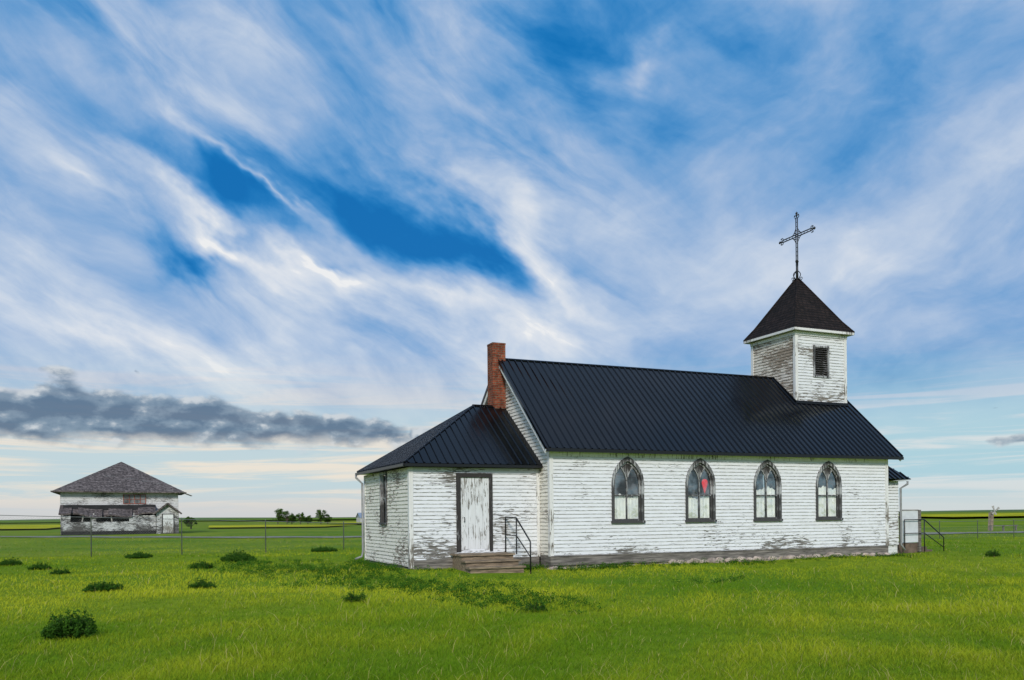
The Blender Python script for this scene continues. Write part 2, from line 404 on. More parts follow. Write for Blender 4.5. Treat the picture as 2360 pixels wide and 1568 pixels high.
# openwork cross
M=Mesh(); cx,cy=tc; z0=ZTA-.06; cz=12.04; g_=.042
M.tube([(cx,cy,z0),(cx,cy,z0+.75)],[.05,.04],8); M.blob((cx,cy,z0+.72),.07,(1,1,.9),3,1)
for s in (1,-1):
    M.tube([(cx,cy+s*g_,z0+.55),(cx,cy+s*g_,cz-g_),(cx,cy+s*g_,12.72)],.021,6)
    M.tube([(cx,cy-.78,cz+s*g_),(cx,cy+.78,cz+s*g_)],.021,6)
z=z0+.75
while z<12.7:
    M.tube([(cx,cy-g_,z),(cx,cy+g_,z+.04)],.011,5); z+=.16
y=-.74
while y<.75:
    M.tube([(cx,cy+y,cz-g_),(cx,cy+y+.04,cz+g_)],.011,5); y+=.16
def scroll(M,c,r,a0,a1,rr=.015,n=10):
    M.tube([(c[0],c[1]+r*math.cos(a0+(a1-a0)*k/n),c[2]+r*math.sin(a0+(a1-a0)*k/n)) for k in range(n+1)],rr,6)
for (dy,dz) in ((1,0),(-1,0),(0,1)):
    ey=cy+dy*.80; ez=cz+dz*.72
    M.blob((cx,ey+dy*.13,ez+dz*.13),.055,(1,1,1),1,1)
    M.tube([(cx,ey,ez),(cx,ey+dy*.12,ez+dz*.12)],.03,6)
    for s in (1,-1):
        if dz: scroll(M,(cx,ey+s*.07,ez),.055,0,2*math.pi*.85); M.blob((cx,ey+s*.10,ez+.05),.032,(1,1,1),1,1)
        else: scroll(M,(cx,ey,ez+s*.07),.055,0,2*math.pi*.85); M.blob((cx,ey+dy*.05,ez+s*.10),.032,(1,1,1),1,1)
for sy in (1,-1):
    for sz in (1,-1):
        M.tube([(cx,cy+sy*(.05+.22*t),cz+sz*(.05+.22*(1-t)**2)) for t in [k/8 for k in range(9)]],.014,6)
        M.blob((cx,cy+sy*.11,cz+sz*.11),.032,(1,1,1),2,1)
for a in (math.pi/2,math.pi,1.5*math.pi):
    ca,sa=math.cos(a),math.sin(a); pts=[]
    for k in range(13):
        t=k/12; r=.03+.15*math.sin(t*math.pi*.95); zz=z0+.34*(1-t)+.02
        pts.append((cx+ca*r,cy+sa*r,zz))
    M.tube(pts,.016,6); scroll(M,(cx+ca*.22,cy+sa*.22,z0+.02),.05,0,5,.013)
obj('cross',M,M_iron,church,smooth=True)
M=Mesh(); M.box((10.50,25.42,4.6),(10.945,25.88,7.0)); M.box((10.492,25.412,7.0),(10.953,25.888,7.06))
obj('chimney',M,M_brick,church)
M=Mesh()
M.box((X0-.01,Y0-.03,.03),(X1+.01,Y0+.02,ZB-.005)); M.box((X0-.005,Y0-.05,ZB-.03),(X1,Y0-.0305,ZB-.004))
M.box((X0-.02,Y0-.04,-.2),(X0-.0105,YA-.05,ZB-.01))
obj('skirt_board',M,M_plank,church)
M=Mesh(); M.box((A0+.06,YA-.03,-.2),(X0-.05,YA+.02,ZAB-.005)); M.box((A0+.03,YA+.03,-.2),(A0+.058,YB-.02,.3))
obj('skirt_board',M,M_plank,church)
M=Mesh(); x=X0+.1; k=0
while x<X1+.1:
    r=random.uniform(.10,.22); zz=.03-random.uniform(0,.06) if x>15 else -.10
    M.blob((x,Y0-.02,zz),r,(1.2,.55,.62),k,2); x+=r*1.9; k+=1
    if x>15 and random.random()<.6: M.blob((x-.1,Y0-.07,-.12),r*.8,(1.2,.6,.6),k+500,2)
M.box((X0+.02,Y0+.05,-.4),(X1-.02,Y0+.2,.3))
obj('foundation',M,M_stone,church,smooth=True)
def ds(pts):
    M=Mesh(); M.tube(pts,.038,8); obj('downspout',M,M_down,church,smooth=True)
ds([(A0-AO-.05,YB+.18,ZAE-.05),(A0-AO-.05,YB+.17,ZAE-.15),(A0-.08,YB+.06,ZAE-.35),(A0-.08,YB+.04,.35),(A0-.12,YB+.03,.18),(A0-.35,YB,.10)])
ds([(VX+.25,YA-.2,2.6),(VX+.25,YA-.2,2.5),(VX+.07,YA-.05,2.35),(VX+.07,YA-.05,.3),(VX+.2,YA-.1,.1)])
# arch windows
def bar_arch(M,w0,w1,zs,za0,za1,y0,y1,zb,n=14,cx=0.):
    def curve(w,za):
        pts=[(-w,zb)]; 
        for k in range(n+1):
            z=zs+(za-zs)*math.sin(k/n*math.pi/2); pts.append((-archw(z,w,zs,za),z))
        return pts
    o=curve(w0,za0); i=curve(w1,za1)
    for s in (1,-1):
        for k in range(len(o)-1):
            a,b_,c,d=o[k],o[k+1],i[k+1],i[k]
            f=lambda p,y:(cx+p[0]*s,y,p[1])
            M.poly([f(a,y0),f(d,y0),f(c,y0),f(b_,y0)] if s==1 else [f(a,y0),f(b_,y0),f(c,y0),f(d,y0)])
            M.poly([f(d,y0),f(d,y1),f(c,y1),f(c,y0)]); M.poly([f(a,y0),f(b_,y0),f(b_,y1),f(a,y1)])
W=WX[0]; win=emp('window',(W,Y0,WZ0),church)
M=Mesh(); bar_arch(M,WW,WW-.085,WZS,WZA,WZA-.14,Y0-.05,Y0+.10,WZ0,cx=W)
M.box((W-WW-.02,Y0-.085,WZ0-.02),(W+WW+.02,Y0+.06,WZ0+.055))
fr=[obj('frame',M,M_case,win,loc=(W,Y0,WZ0))]
M=Mesh(); iw=WW-.085; iz=WZA-.14
bar_arch(M,iw-.003,iw-.045,WZS,iz-.003,iz-.07,Y0+.02,Y0+.07,WZ0+.05,cx=W)
M.box((W-.014,Y0+.025,WZ0+.05),(W+.014,Y0+.06,2.5)); M.box((W-iw+.04,Y0+.015,2.045),(W+iw-.04,Y0+.07,2.09)); M.box((W-iw+.04,Y0+.022,WZ0+.056),(W+iw-.04,Y0+.068,WZ0+.11))
hw=(iw-.04)/2
for s in (1,-1):
    for t in (1,-1):
        pts=[]
        for k in range(9):
            z=2.42+.50*math.sin(k/8*math.pi/2); pts.append((W+s*hw+t*archw(z,hw,2.42,2.93),Y0+.042,z))
        for p,q in zip(pts[:-1],pts[1:]): M.beam(p,q,.03,.03,up=(0,1,0))
fr.append(obj('sash',M,M_case,win,loc=(W,Y0,WZ0)))
M=Mesh(); n=14; top=[];bot=[]
for k in range(n+1):
    xx=-iw+.05+(2*iw-.1)*k/n
    lo,hi=2.42,iz-.05
    for _ in range(30):
        m_=(lo+hi)/2
        if archw(m_,iw-.03,WZS,iz-.04)>abs(xx): lo=m_
        else: hi=m_
    tz=lo
    ax_=abs(abs(xx)-hw); lo,hi=2.42,2.93
    for _ in range(30):
        m_=(lo+hi)/2
        if archw(m_,hw,2.42,2.93)>ax_: lo=m_
        else: hi=m_
    top.append((W+xx,Y0+.05,max(tz,lo))); bot.append((W+xx,Y0+.05,lo))
for k in range(n): M.poly([bot[k],bot[k+1],top[k+1],top[k]])
fr.append(obj('spandrel',M,M_casedark,win,loc=(W,Y0,WZ0)))
M=Mesh()
pl=[(W-iw+.02,WZ0+.06)]+[(W-archw(z,iw-.02,WZS,iz-.03),z) for z in np.linspace(WZS,iz-.04,10)]
pl=pl+[(2*W-a,b_) for a,b_ in pl[::-1]]
M.poly([(a,Y0+.055,b_) for a,b_ in pl][::-1])
fr.append(obj('glass',M,M_glass,win,loc=(W,Y0,WZ0)))
def curtain(z0,z1,x0,x1,yy,ph):
    M=Mesh(); n=44; zt=lambda k:z1+.05*math.sin(k*.16+ph)+.02*math.sin(k*.7+ph*2)
    yv=lambda k:yy+.014*math.sin(k*1.1+ph)+.008*math.sin(k*2.7+ph)
    for k in range(n):
        a=x0+(x1-x0)*k/n; b_=x0+(x1-x0)*(k+1)/n
        if abs(k-n/2)<1.5: continue
        M.poly([(a,yv(k),z0),(b_,yv(k+1),z0),(b_,yv(k+1),zt(k+1)),(a,yv(k),zt(k))])
    return M
wins=[win]
for x in WX[1:]:
    w2=win.copy(); col.objects.link(w2); w2.location=Vector((x,Y0,WZ0))-wl(church); wins.append(w2)
    for o in fr:
        c2=o.copy(); c2.parent=w2; col.objects.link(c2)
for i,(w_,x,zt) in enumerate(zip(wins,WX,(2.06,2.02,2.30,2.34))):
    obj('curtain',curtain(1.30,zt,x-.42,x+.42,Y0+.095,i*1.7),M_curt,w_)
M=Mesh(); M.box((X0+.1,Y0+1.6,.0),(X1-.1,Y2-.1,.25))
obj('floor',M,M_dark,church)
bx,by,bz=16.43,Y0+.085,2.42
M=Mesh(); prof=[(0,-.30),(.02,-.27),(.045,-.2),(.08,-.1),(.115,0),(.125,.06),(.11,.12),(.07,.165),(0,.18)]
n=16
for r,z in prof:
    for k in range(n): M.v.append((bx+r*.95*math.cos(2*math.pi*k/n),by+r*.18*math.sin(2*math.pi*k/n),bz+z*.95))
for a in range(len(prof)-1):
    for k in range(n): M.f.append((a*n+k,a*n+(k+1)%n,(a+1)*n+(k+1)%n,(a+1)*n+k)); M.mi.append(0)
M.tube([(bx,by,bz-.25),(bx+.01,by,bz-.38)],.004,5)
bal=obj('balloon',M,M_red,None,loc=(bx,by,bz),smooth=True); bal['label']='red teardrop balloon hanging inside a pointed church window'; bal['category']='balloon'
aw=emp('window',(A0,25.625,1.27),church); a,b_=25.25,26.0
M=Mesh()
M.box((A0-.05,a,1.27),(A0+.06,a+.09,2.86));M.box((A0-.05,b_-.09,1.27),(A0+.06,b_,2.86));M.box((A0-.047,a+.09,2.77),(A0+.06,b_-.09,2.855));M.box((A0-.07,a-.03,1.25),(A0+.06,b_+.03,1.31))
M.box((A0+.01,a+.09,2.03),(A0+.05,b_-.09,2.08));M.box((A0+.01,a+.09,1.31),(A0+.05,a+.13,2.77));M.box((A0+.01,b_-.13,1.31),(A0+.05,b_-.09,2.77))
obj('frame',M,M_case,aw)
M=Mesh(); M.poly([(A0+.03,a+.09,1.3),(A0+.03,b_-.09,1.3),(A0+.03,b_-.09,2.78),(A0+.03,a+.09,2.78)])
obj('glass',M,M_glass,aw)
door=emp('door',(8.86,YA,.48),church)
M=Mesh(); M.box((8.31,YA-.05,.48),(8.44,YA+.06,2.72));M.box((9.33,YA-.05,.48),(9.42,YA+.06,2.72));M.box((8.44,YA-.047,2.60),(9.33,YA+.06,2.718))
obj('frame',M,M_casedark,door)
M=Mesh(); xs=[8.445,8.68,8.90,9.12,9.325]
for p,q in zip(xs[:-1],xs[1:]): M.box((p+.003,YA+.0,.50),(q-.003,YA+.03,2.595))
obj('leaf',M,M_door,door)
M=Mesh(); M.tube([(8.55,YA,1.45),(8.55,YA-.05,1.45),(8.55,YA-.06,1.42),(8.55,YA-.05,1.33),(8.55,YA,1.33)],.012,6)
obj('handle',M,M_iron,door)
M=Mesh()
for k,(z,yf,yn) in enumerate(((.43,22.15,22.92),(.27,21.80,22.15),(.11,21.45,21.80))):
    nb_=4 if k==0 else 2; yy0=yf-.04; wv_=(yn-.004-yy0)/nb_
    for j in range(nb_): M.box((8.12+random.uniform(-.015,.015),yy0+j*wv_+.004,z-.045),(9.78+random.uniform(-.015,.015),yy0+(j+1)*wv_-.004,z+random.uniform(-.003,.003)))
    M.box((8.17,yf+.02,-.25),(9.73,yf+.05,z-.045))
for x in (8.17,9.69): 
    M.box((x,22.2,-.25),(x+.04,22.9,.385)); M.box((x,21.86,-.25),(x+.04,22.16,.225)); M.box((x,21.51,-.25),(x+.04,21.81,.065))
obj('front_steps',M,M_step,church)
M=Mesh(); x=9.80
M.tube([(x,22.88,.42),(x,22.88,1.42),(x,22.86,1.45),(x,22.12,1.43),(x,22.08,1.41),(x,21.2,.80),(x,21.17,.76),(x,21.17,-.2)],.022,8)
M.tube([(x,22.1,.4),(x,22.1,1.42)],.02,8); M.tube([(x,22.88,.93),(x,22.1,.93),(x,21.17,.36)],.017,8)
obj('handrail',M,M_iron,church,smooth=True)
porch=emp('porch',(26.2,23.6,0),church)
M=Mesh(); M.box((VX+.02,23.15,-.2),(26.75,24.9,.33)); M.box((26.753,23.2,-.2),(27.1,24.85,.18)); M.box((27.103,23.25,-.2),(27.45,24.8,.06))
obj('landing',M,simple('brown_porch_wood',(.14,.10,.075),.8,4,.4),porch)
M=Mesh(); M.box((25.72,23.10,.36),(26.55,23.14,1.53)); obj('side_panel',M,M_panel,porch)
M=Mesh(); M.box((26.56,23.06,.0),(26.66,23.18,1.56)); M.box((25.66,23.08,.33),(25.71,23.16,1.50)); M.box((25.71,23.08,1.535),(26.56,23.16,1.57)); obj('panel_frame',M,M_plank,porch)
M=Mesh(); y=23.0
M.tube([(25.75,y,.1),(25.75,y,1.2),(26.75,y,1.2),(27.75,y,.52),(27.75,y,-.1)],.022,8); M.tube([(26.75,y,1.2),(26.75,y,-.1)],.02,8); M.tube([(25.75,y,.7),(26.75,y,.7),(27.75,y,.15)],.017,8)
obj('handrail',M,M_iron,porch,smooth=True)
# ------------------------------------------------------------ old house
HX0,HX1,HY0,HY1,HZ=-6.78,3.84,93.5,103.6,4.2
house=empty('house',(-1.5,98.5,0),'derelict white house with worn shingle hip roof and sagging porch','house')
M=Mesh()
clap(M,(HX0,HY0,0),(1,0,0),(0,-1,0),0,HZ,lambda z:[(0,HX1-HX0)],pitch=.16)
clap(M,(HX1,HY0,0),(0,1,0),(1,0,0),0,HZ,lambda z:[(0,HY1-HY0)],pitch=.16)
clap(M,(HX0,HY0,0),(0,1,0),(-1,0,0),0,HZ,lambda z:[(0,HY1-HY0)],pitch=.16)
clap(M,(HX0,HY1,0),(1,0,0),(0,1,0),0,HZ,lambda z:[(0,HX1-HX0)],pitch=.16)
obj('wall',M,M_hwall,house)
M=Mesh(); o_=.75; ap=(-1.45,98.5,7.5); c4=[(HX0-o_,HY0-o_,HZ+.02),(HX1+o_,HY0-o_,HZ-.1),(HX1+o_,HY1+o_,HZ),(HX0-o_,HY1+o_,HZ)]
for i in range(4):
    a,b_=c4[i],c4[(i+1)%4]
    for k in range(14):
        f0,f1=k/14,(k+1)/14; L=lambda p,t:tuple(p[j]+(ap[j]-p[j])*t for j in range(3))
        M.poly([tuple(Vector(L(a,f0))+Vector((0,0,.008))),tuple(Vector(L(b_,f0))+Vector((0,0,.008))),L(b_,f1),L(a,f1)])
M.poly(c4[::-1])
for i in range(4): M.beam(c4[i],c4[(i+1)%4],.06,.13)
hr=obj('roof',M,M_hshingle,house)
M=Mesh(); M.beam((HX1+.3,HY0-.9,HZ-.05),(HX1+1.25,HY0-.7,HZ-.42),.5,.06); obj('loose_board',M,M_plank,hr)
hw_=emp('window',(-.2,HY0,3.4),house)
M=Mesh(); y=HY0
M.box((-1.25,y-.07,2.98),(.85,y-.03,3.05));M.box((-1.25,y-.07,3.87),(.85,y-.03,3.94))
for x in (-1.25,-.72,-.24,.28,.78): M.box((x,y-.068,3.05),(x+.07,y-.03,3.87))
M.box((-1.15,y-.06,3.44),(.75,y-.035,3.48)); obj('frame',M,M_redsash,hw_)
M=Mesh(); M.box((-1.2,y-.04,3.0),(-.27,y-.025,3.9)); M.box((.0-.2,y-.04,3.0),(.82,y-.025,3.9)); obj('glass',M,simple('dim_glass',(.16,.165,.17),.15,1,.8),hw_)
hp=emp('porch',(-2.4,92.5,0),house)
M=Mesh(); PX0,PX1,PY=-6.6,1.7,91.6
clap(M,(PX0,PY,0),(1,0,0),(0,-1,0),.35,1.25,lambda z:[(0,PX1-PX0)],pitch=.16)
clap(M,(PX0,PY,0),(1,0,0),(0,-1,0),1.25,1.85,lambda z:[(0,.8),(2.6,3.0),(5.9,PX1-PX0)],pitch=.16)
clap(M,(PX0,PY,0),(0,1,0),(-1,0,0),0,1.75,lambda z:[(0,HY0-PY)],pitch=.16)
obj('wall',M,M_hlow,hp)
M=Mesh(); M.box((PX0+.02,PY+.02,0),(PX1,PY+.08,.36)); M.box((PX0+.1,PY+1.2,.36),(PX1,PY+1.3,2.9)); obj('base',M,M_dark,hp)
for x in (-6.55,-4.9,-3.9,-2.2,-.4,1.6):
    M=Mesh(); M.beam((x,PY+.15,.9),(x+random.uniform(-.25,.25),PY+.15,2.1),.1,.1,up=(0,1,0)); obj('post',M,M_greywood,hp)
M=Mesh(); n=16
sg=lambda x:-.34*math.sin((x-PX0)/(PX1-PX0)*math.pi)+.12*math.sin(x*2.1)
for k in range(n):
    xa_=PX0-.2+(PX1-PX0+.2)*k/n; xb_=PX0-.2+(PX1-PX0+.2)*(k+1)/n
    lo=(PY-.2) if k%5!=2 else PY+.45
    for dz,fl in ((0,1),(-.08,-1)):
        M.poly([(xa_,lo,2.15+sg(xa_)+dz),(xb_,lo,2.15+sg(xb_)+dz),(xb_,HY0,2.95+.3*sg(xb_)+dz),(xa_,HY0,2.95+.3*sg(xa_)+dz)])
    M.poly([(xa_,lo,2.15+sg(xa_)),(xb_,lo,2.15+sg(xb_)),(xb_,lo,2.02+sg(xb_)),(xa_,lo,2.02+sg(xa_))])
obj('roof',M,M_hshingle,hp)
he=emp('entrance',(2.8,92,0),house)
M=Mesh(); EX0,EX1,EY=1.75,3.8,91.4
clap(M,(EX0,EY,0),(1,0,0),(0,-1,0),0,2.9,lambda z:[(0,EX1-EX0)] if z<2.15 else [((z-2.15)/.75*1.02,EX1-EX0-(z-2.15)/.75*1.02)],pitch=.16)
clap(M,(EX1,EY,0),(0,1,0),(1,0,0),0,2.15,lambda z:[(0,HY0-EY)],pitch=.16)
clap(M,(EX0,EY,0),(0,1,0),(-1,0,0),0,2.15,lambda z:[(0,HY0-EY)],pitch=.16)
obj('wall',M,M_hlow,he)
M=Mesh(); mx_=(EX0+EX1)/2
for s in (1,-1): M.poly([(mx_+s*1.3,EY-.35,1.98),(mx_,EY-.35,3.05),(mx_,HY0,3.05),(mx_+s*1.3,HY0,1.98)]); M.beam((mx_+s*1.3,EY-.35,1.95),(mx_,EY-.35,3.0),.08,.16)
obj('roof',M,M_hshingle,he)
M=Mesh(); M.box((2.35,EY-.05,.1),(3.3,EY-.024,1.9)); obj('door',M,M_door,he)
M=Mesh(); M.box((2.25,EY-.06,.05),(2.35,EY-.024,2.0));M.box((3.3,EY-.06,.05),(3.4,EY-.024,2.0));M.box((2.35,EY-.06,1.9),(3.3,EY-.024,2.0)); obj('door_frame',M,M_casedark,he)
# ------------------------------------------------------------ terrain
def sst(x,a,b): 
    t=np.clip((x-a)/(b-a),0,1); return t*t*(3-2*t)
def gz(x,y):
    x=np.asarray(x,float); y=np.asarray(y,float)
    h=-.11*(1-sst(y,20.6,23.2))*sst(y,2,14)
    h=h-.25*sst(x,30,46)
    near=1-sst(np.hypot(x,y),60,110)
    h=h+near*(.025*np.sin(x*.9+1.3*np.sin(y*.37))+.02*np.sin(y*1.1+x*.4))
    return h
gx=np.concatenate([np.linspace(-4000,-60,16)[:-1],np.linspace(-60,90,226),np.linspace(90,4000,16)[1:]])
gy=np.concatenate([np.linspace(-4000,-20,10)[:-1],np.linspace(-20,120,211),np.linspace(120,4500,16)[1:]])
GX,GY=np.meshgrid(gx,gy); GZ=gz(GX,GY); nx,ny=len(gx),len(gy)
me=bpy.data.meshes.new('ground'); vs=np.stack([GX,GY,GZ],-1).reshape(-1,3)
ii=np.arange(nx*ny).reshape(ny,nx); fs=np.stack([ii[:-1,:-1],ii[:-1,1:],ii[1:,1:],ii[1:,:-1]],-1).reshape(-1,4)
me.from_pydata(vs.tolist(),[],fs.tolist()); me.polygons.foreach_set('use_smooth',[True]*len(fs))
m,nt,b=new_mat('meadow_ground'); g=N(nt); o=g.obj()
x,y,z=g.sep(o)
n1=g.noise(o,.09,4,.6); n2=g.noise(o,2.5,5,.7); n3=g.noise(g.comb(g.m('MULTIPLY',x,.004),g.m('MULTIPLY',y,.02)),1.,4,.6)
c=g.mix(g.ss(n1,.35,.65),(.12,.22,.012),(.24,.30,.018))
c=g.mix(g.ss(n2,.3,.75,0,.6),c,(.07,.14,.010))
far=g.ss(y,130,260)
c=g.mix(g.m('MULTIPLY',far,g.ss(n3,.45,.6)),c,(.18,.22,.02))
g.l(c,b.inputs['Base Color']); b.inputs['Roughness'].default_value=.95; b.inputs['Specular IOR Level'].default_value=.03
g.bump(n2,.7,.06,b)
me.materials.append(m); gnd=bpy.data.objects.new('ground',me); col.objects.link(gnd); gnd['kind']='structure'
def ribbon(name,pts,w,mat,dz=.02):
    M=Mesh(); P=[]
    for k in range(len(pts)-1):
        for t in np.linspace(0,1,12)[:-1]:
            p0=pts[max(k-1,0)];p1=pts[k];p2=pts[k+1];p3=pts[min(k+2,len(pts)-1)]
            P.append([.5*((2*p1[j])+(-p0[j]+p2[j])*t+(2*p0[j]-5*p1[j]+4*p2[j]-p3[j])*t*t+(-p0[j]+3*p1[j]-3*p2[j]+p3[j])*t**3) for j in range(2)])
    P=np.array(P); D=np.gradient(P,axis=0); D/=np.linalg.norm(D,axis=1)[:,None]; Nn=np.stack([-D[:,1],D[:,0]],1)
    A=P-Nn*w/2; B=P+Nn*w/2
    for k in range(len(P)-1):
        q=[A[k],A[k+1],B[k+1],B[k]]; M.poly([(a[0],a[1],float(gz(a[0],a[1]))+dz+.03) for a in q])
    r=obj(name,M,mat); r['kind']='structure'; return r
M_grav=simple('pale_gravel',(.22,.215,.17),.95,.8,.35)
ribbon('road',[(-60,124),(-30,104),(-11,88),(3,72),(15,62),(35,53.5),(55,48.5),(80,44),(120,38)],3.2,M_grav)
M_can=simple('canola_bloom',(.40,.39,.014),.95,.05,.6,aniso=(1,3,1),spec=.02); M_crop=simple('green_crop',(.12,.21,.025),.95,.1,.3,spec=.02)
def field(pts,mat,z):
    M=Mesh(); M.poly([(a,b_,z) for a,b_ in pts]); f=obj('field',M,mat); f['kind']='structure'
field([(-60,150),(-12,140),(-8,240),(-90,280)],M_can,.25)
field([(9,125),(24,120),(34,142),(20,165),(12,165)],M_can,.2)
field([(42,170),(80,175),(110,220),(40,215)],M_can,.22)
field([(160,130),(300,150),(420,300),(240,240)],M_can,.25)
field([(-300,400),(300,420),(600,700),(-600,700)],M_crop,.4)
M=Mesh(); prev=None
for k,t in enumerate(np.linspace(-.3,1.75,80)):
    d=1700; p=(d*math.cos(t),d*math.sin(t)); h=2+4*max(0,math.sin(t*2.2+2.4))+1.2*math.sin(t*13); q=(p[0],p[1],h); r=(p[0]*.9,p[1]*.9,0)
    if prev: M.poly([prev[1],r,q,prev[0]]); 
    prev=(q,r)
hl=obj('hill',M,simple('hazy_green_rise',(.12,.19,.07),.95,.004,.3,spec=.02)); hl['kind']='structure'
# ------------------------------------------------------------ grass
def vecnoise(x,y):
    return (np.sin(x*.55+1.7*np.sin(y*.31))+np.sin(y*.62+1.3*np.sin(x*.43+2))+.6*np.sin(x*1.7+y*1.3)+.5*np.sin(x*3.1-y*2.7+1))/3.1
def leafmat(name,tf):
    m,nt,b=new_mat(name); g=N(nt)
    a=g.n('ShaderNodeAttribute'); a.attribute_name='tint'
    b.inputs['Roughness'].default_value=.6; b.inputs['Specular IOR Level'].default_value=.06
    g.l(a.outputs[0],b.inputs['Base Color'])
    t=g.n('ShaderNodeBsdfTranslucent'); g.l(a.outputs[0],t.inputs[0]); mx=g.n('ShaderNodeMixShader'); mx.inputs[0].default_value=tf
    g.l(b.outputs[0],mx.inputs[1]); g.l(t.outputs[0],mx.inputs[2]); g.l(mx.outputs[0],nt.nodes['Material Output'].inputs[0]); return m
M_leaf=leafmat('leaf',.3)
def fast_mesh(name,V,Fl,sizes,colr,mat):
    me=bpy.data.meshes.new(name); me.vertices.add(len(V)); me.vertices.foreach_set('co',V.astype(np.float32).ravel())
    me.loops.add(len(Fl)); me.loops.foreach_set('vertex_index',Fl.astype(np.int32))
    me.polygons.add(len(sizes)); st=np.concatenate([[0],np.cumsum(sizes)[:-1]]); me.polygons.foreach_set('loop_start',st.astype(np.int32))
    try: me.polygons.foreach_set('loop_total',sizes.astype(np.int32))
    except Exception: pass
    me.update(calc_edges=True); me.validate()
    at=me.color_attributes.new('tint','FLOAT_COLOR','POINT'); c4=np.ones((len(V),4),np.float32); c4[:,:3]=colr; at.data.foreach_set('color',c4.ravel())
    me.materials.append(mat); return me
Nb=460000
vv=rng.uniform(40,440,Nb); d=1.5*1975/vv; a=rng.uniform(-.70,.70,Nb)*d
d=d*(1+rng.uniform(-.03,.03,Nb))
bx_=d*F2[0]+a*R2[0]; by_=d*F2[1]+a*R2[1]
inside=((bx_>X0-.02)&(bx_<X1+.02)&(by_>Y0-.04)&(by_<Y2))|((bx_>A0-.03)&(bx_<VX+.03)&(by_>YA-.04)&(by_<YB+.03))|((bx_>8.10)&(bx_<9.80)&(by_>21.36)&(by_<23))|((bx_>VX)&(bx_<27.5)&(by_>23.1)&(by_<24.9))
keep=~inside; bx_,by_,d=bx_[keep],by_[keep],d[keep]; n=len(d)
tn=vecnoise(bx_,by_); tn2=vecnoise(bx_*.22+9-.2*by_,by_*.45+4); tn3=vecnoise(bx_*3.3,by_*3.3); tn4=vecnoise(bx_*1.4+5,by_*1.1+2)
ht=(.030+.060*rng.random(n)**1.6)*(1+.3*tn)*(1+.4*tn3); tall=rng.random(n)<.008; ht=np.where(tall,ht*2.3,ht)
ht=np.where((bx_>7.9)&(bx_<10)&(by_>20.9)&(by_<21.5),ht*.5,ht)
wd=np.maximum(.0030,.00055*d)*rng.uniform(.6,1.4,n)
az=rng.uniform(0,2*np.pi,n); ln=rng.uniform(.1,1.5,n)*ht; la=rng.normal(.6,1.5,n)+tn
lx,ly=np.cos(la)*ln,np.sin(la)*ln; wx_,wy_=np.cos(az)*wd/2,np.sin(az)*wd/2; zz=gz(bx_,by_)-.01
V=np.zeros((n,5,3)); V[:,0]=np.stack([bx_-wx_,by_-wy_,zz],1); V[:,1]=np.stack([bx_+wx_,by_+wy_,zz],1)
V[:,2]=np.stack([bx_+wx_*.8+lx*.35,by_+wy_*.8+ly*.35,zz+ht*.6],1); V[:,3]=np.stack([bx_-wx_*.8+lx*.35,by_-wy_*.8+ly*.35,zz+ht*.6],1)
V[:,4]=np.stack([bx_+lx,by_+ly,zz+ht],1)
Ca=np.array([.14,.27,.010]);Cb=np.array([.50,.53,.028]);Cy=np.array([.50,.44,.15])
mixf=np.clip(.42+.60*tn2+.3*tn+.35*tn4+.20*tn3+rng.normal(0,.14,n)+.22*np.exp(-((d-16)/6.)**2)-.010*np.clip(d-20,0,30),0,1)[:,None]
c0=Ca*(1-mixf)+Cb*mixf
dk=(rng.random(n)<.14)[:,None]; c0=np.where(dk,c0*.55,c0); dr=((rng.random(n)<.014)|(tall&(rng.random(n)<.6)))[:,None]; c0=np.where(dr,Cy,c0)
C=np.repeat(c0[:,None,:],5,1); C[:,0]*=.75;C[:,1]*=.75;C[:,4]*=1.1  # mild occlusion shade painted into the blade roots, tips a little brighter
ba=np.arange(n)*5
Fl=np.stack([ba,ba+1,ba+2,ba+3,ba+3,ba+2,ba+4],1).ravel(); sz=np.tile([4,3],n)
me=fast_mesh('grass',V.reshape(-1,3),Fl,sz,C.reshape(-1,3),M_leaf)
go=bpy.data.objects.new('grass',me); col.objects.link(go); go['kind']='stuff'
# ------------------------------------------------------------ leafy plants
def leaves(cs,rads,nper,size,ca,cb,seed,up=.3):
    r=np.random.default_rng(seed); Vs=[];Cs=[]
    for c,rad,nl in zip(cs,rads,nper):
        p=r.normal(size=(nl,3)); p/=np.linalg.norm(p,axis=1)[:,None]; rr=r.random(nl)**.45; p=p*rr[:,None]*np.array(rad)
        p[:,2]=np.where(p[:,2]<-rad[2]*.8,-p[:,2],p[:,2]); ctr=np.array(c)+p
        nrm=r.normal(size=(nl,3))+p/np.array(rad)*.8+np.array([0,0,up]); nrm/=np.linalg.norm(nrm,axis=1)[:,None]
        t=np.cross(nrm,r.normal(size=(nl,3))); t/=np.linalg.norm(t,axis=1)[:,None]; u=np.cross(nrm,t)
        s=(size*r.uniform(.6,1.4,nl))[:,None]
        q=np.stack([ctr-t*s,ctr-u*s*.45,ctr+t*s,ctr+u*s*.45],1); Vs.append(q)
        f=np.clip(r.random(nl)*.7+.3*(p[:,2]/rad[2])*.8,0,1)[:,None]; cc=np.array(ca)*(1-f)+np.array(cb)*f
        Cs.append(np.repeat(cc[:,None,:],4,1))
    V=np.concatenate(Vs).reshape(-1,3); C=np.concatenate(Cs).reshape(-1,3); n=len(V)//4
    return V,C,n
def leafobj(name,parts,parent,base):
    V=np.concatenate([p[0] for p in parts]); C=np.concatenate([p[1] for p in parts]); n=len(V)//4
    me=fast_mesh(name,V-np.array(base),np.arange(n*4),np.full(n,4),C,M_leaf)
    o=bpy.data.objects.new(name,me); col.objects.link(o); o.parent=parent
    if not parent: o.location=base
    return o
G1,G2=(.016,.06,.007),(.085,.20,.02)
M_stem=simple('green_stem',(.05,.07,.02),.8,5,.3)
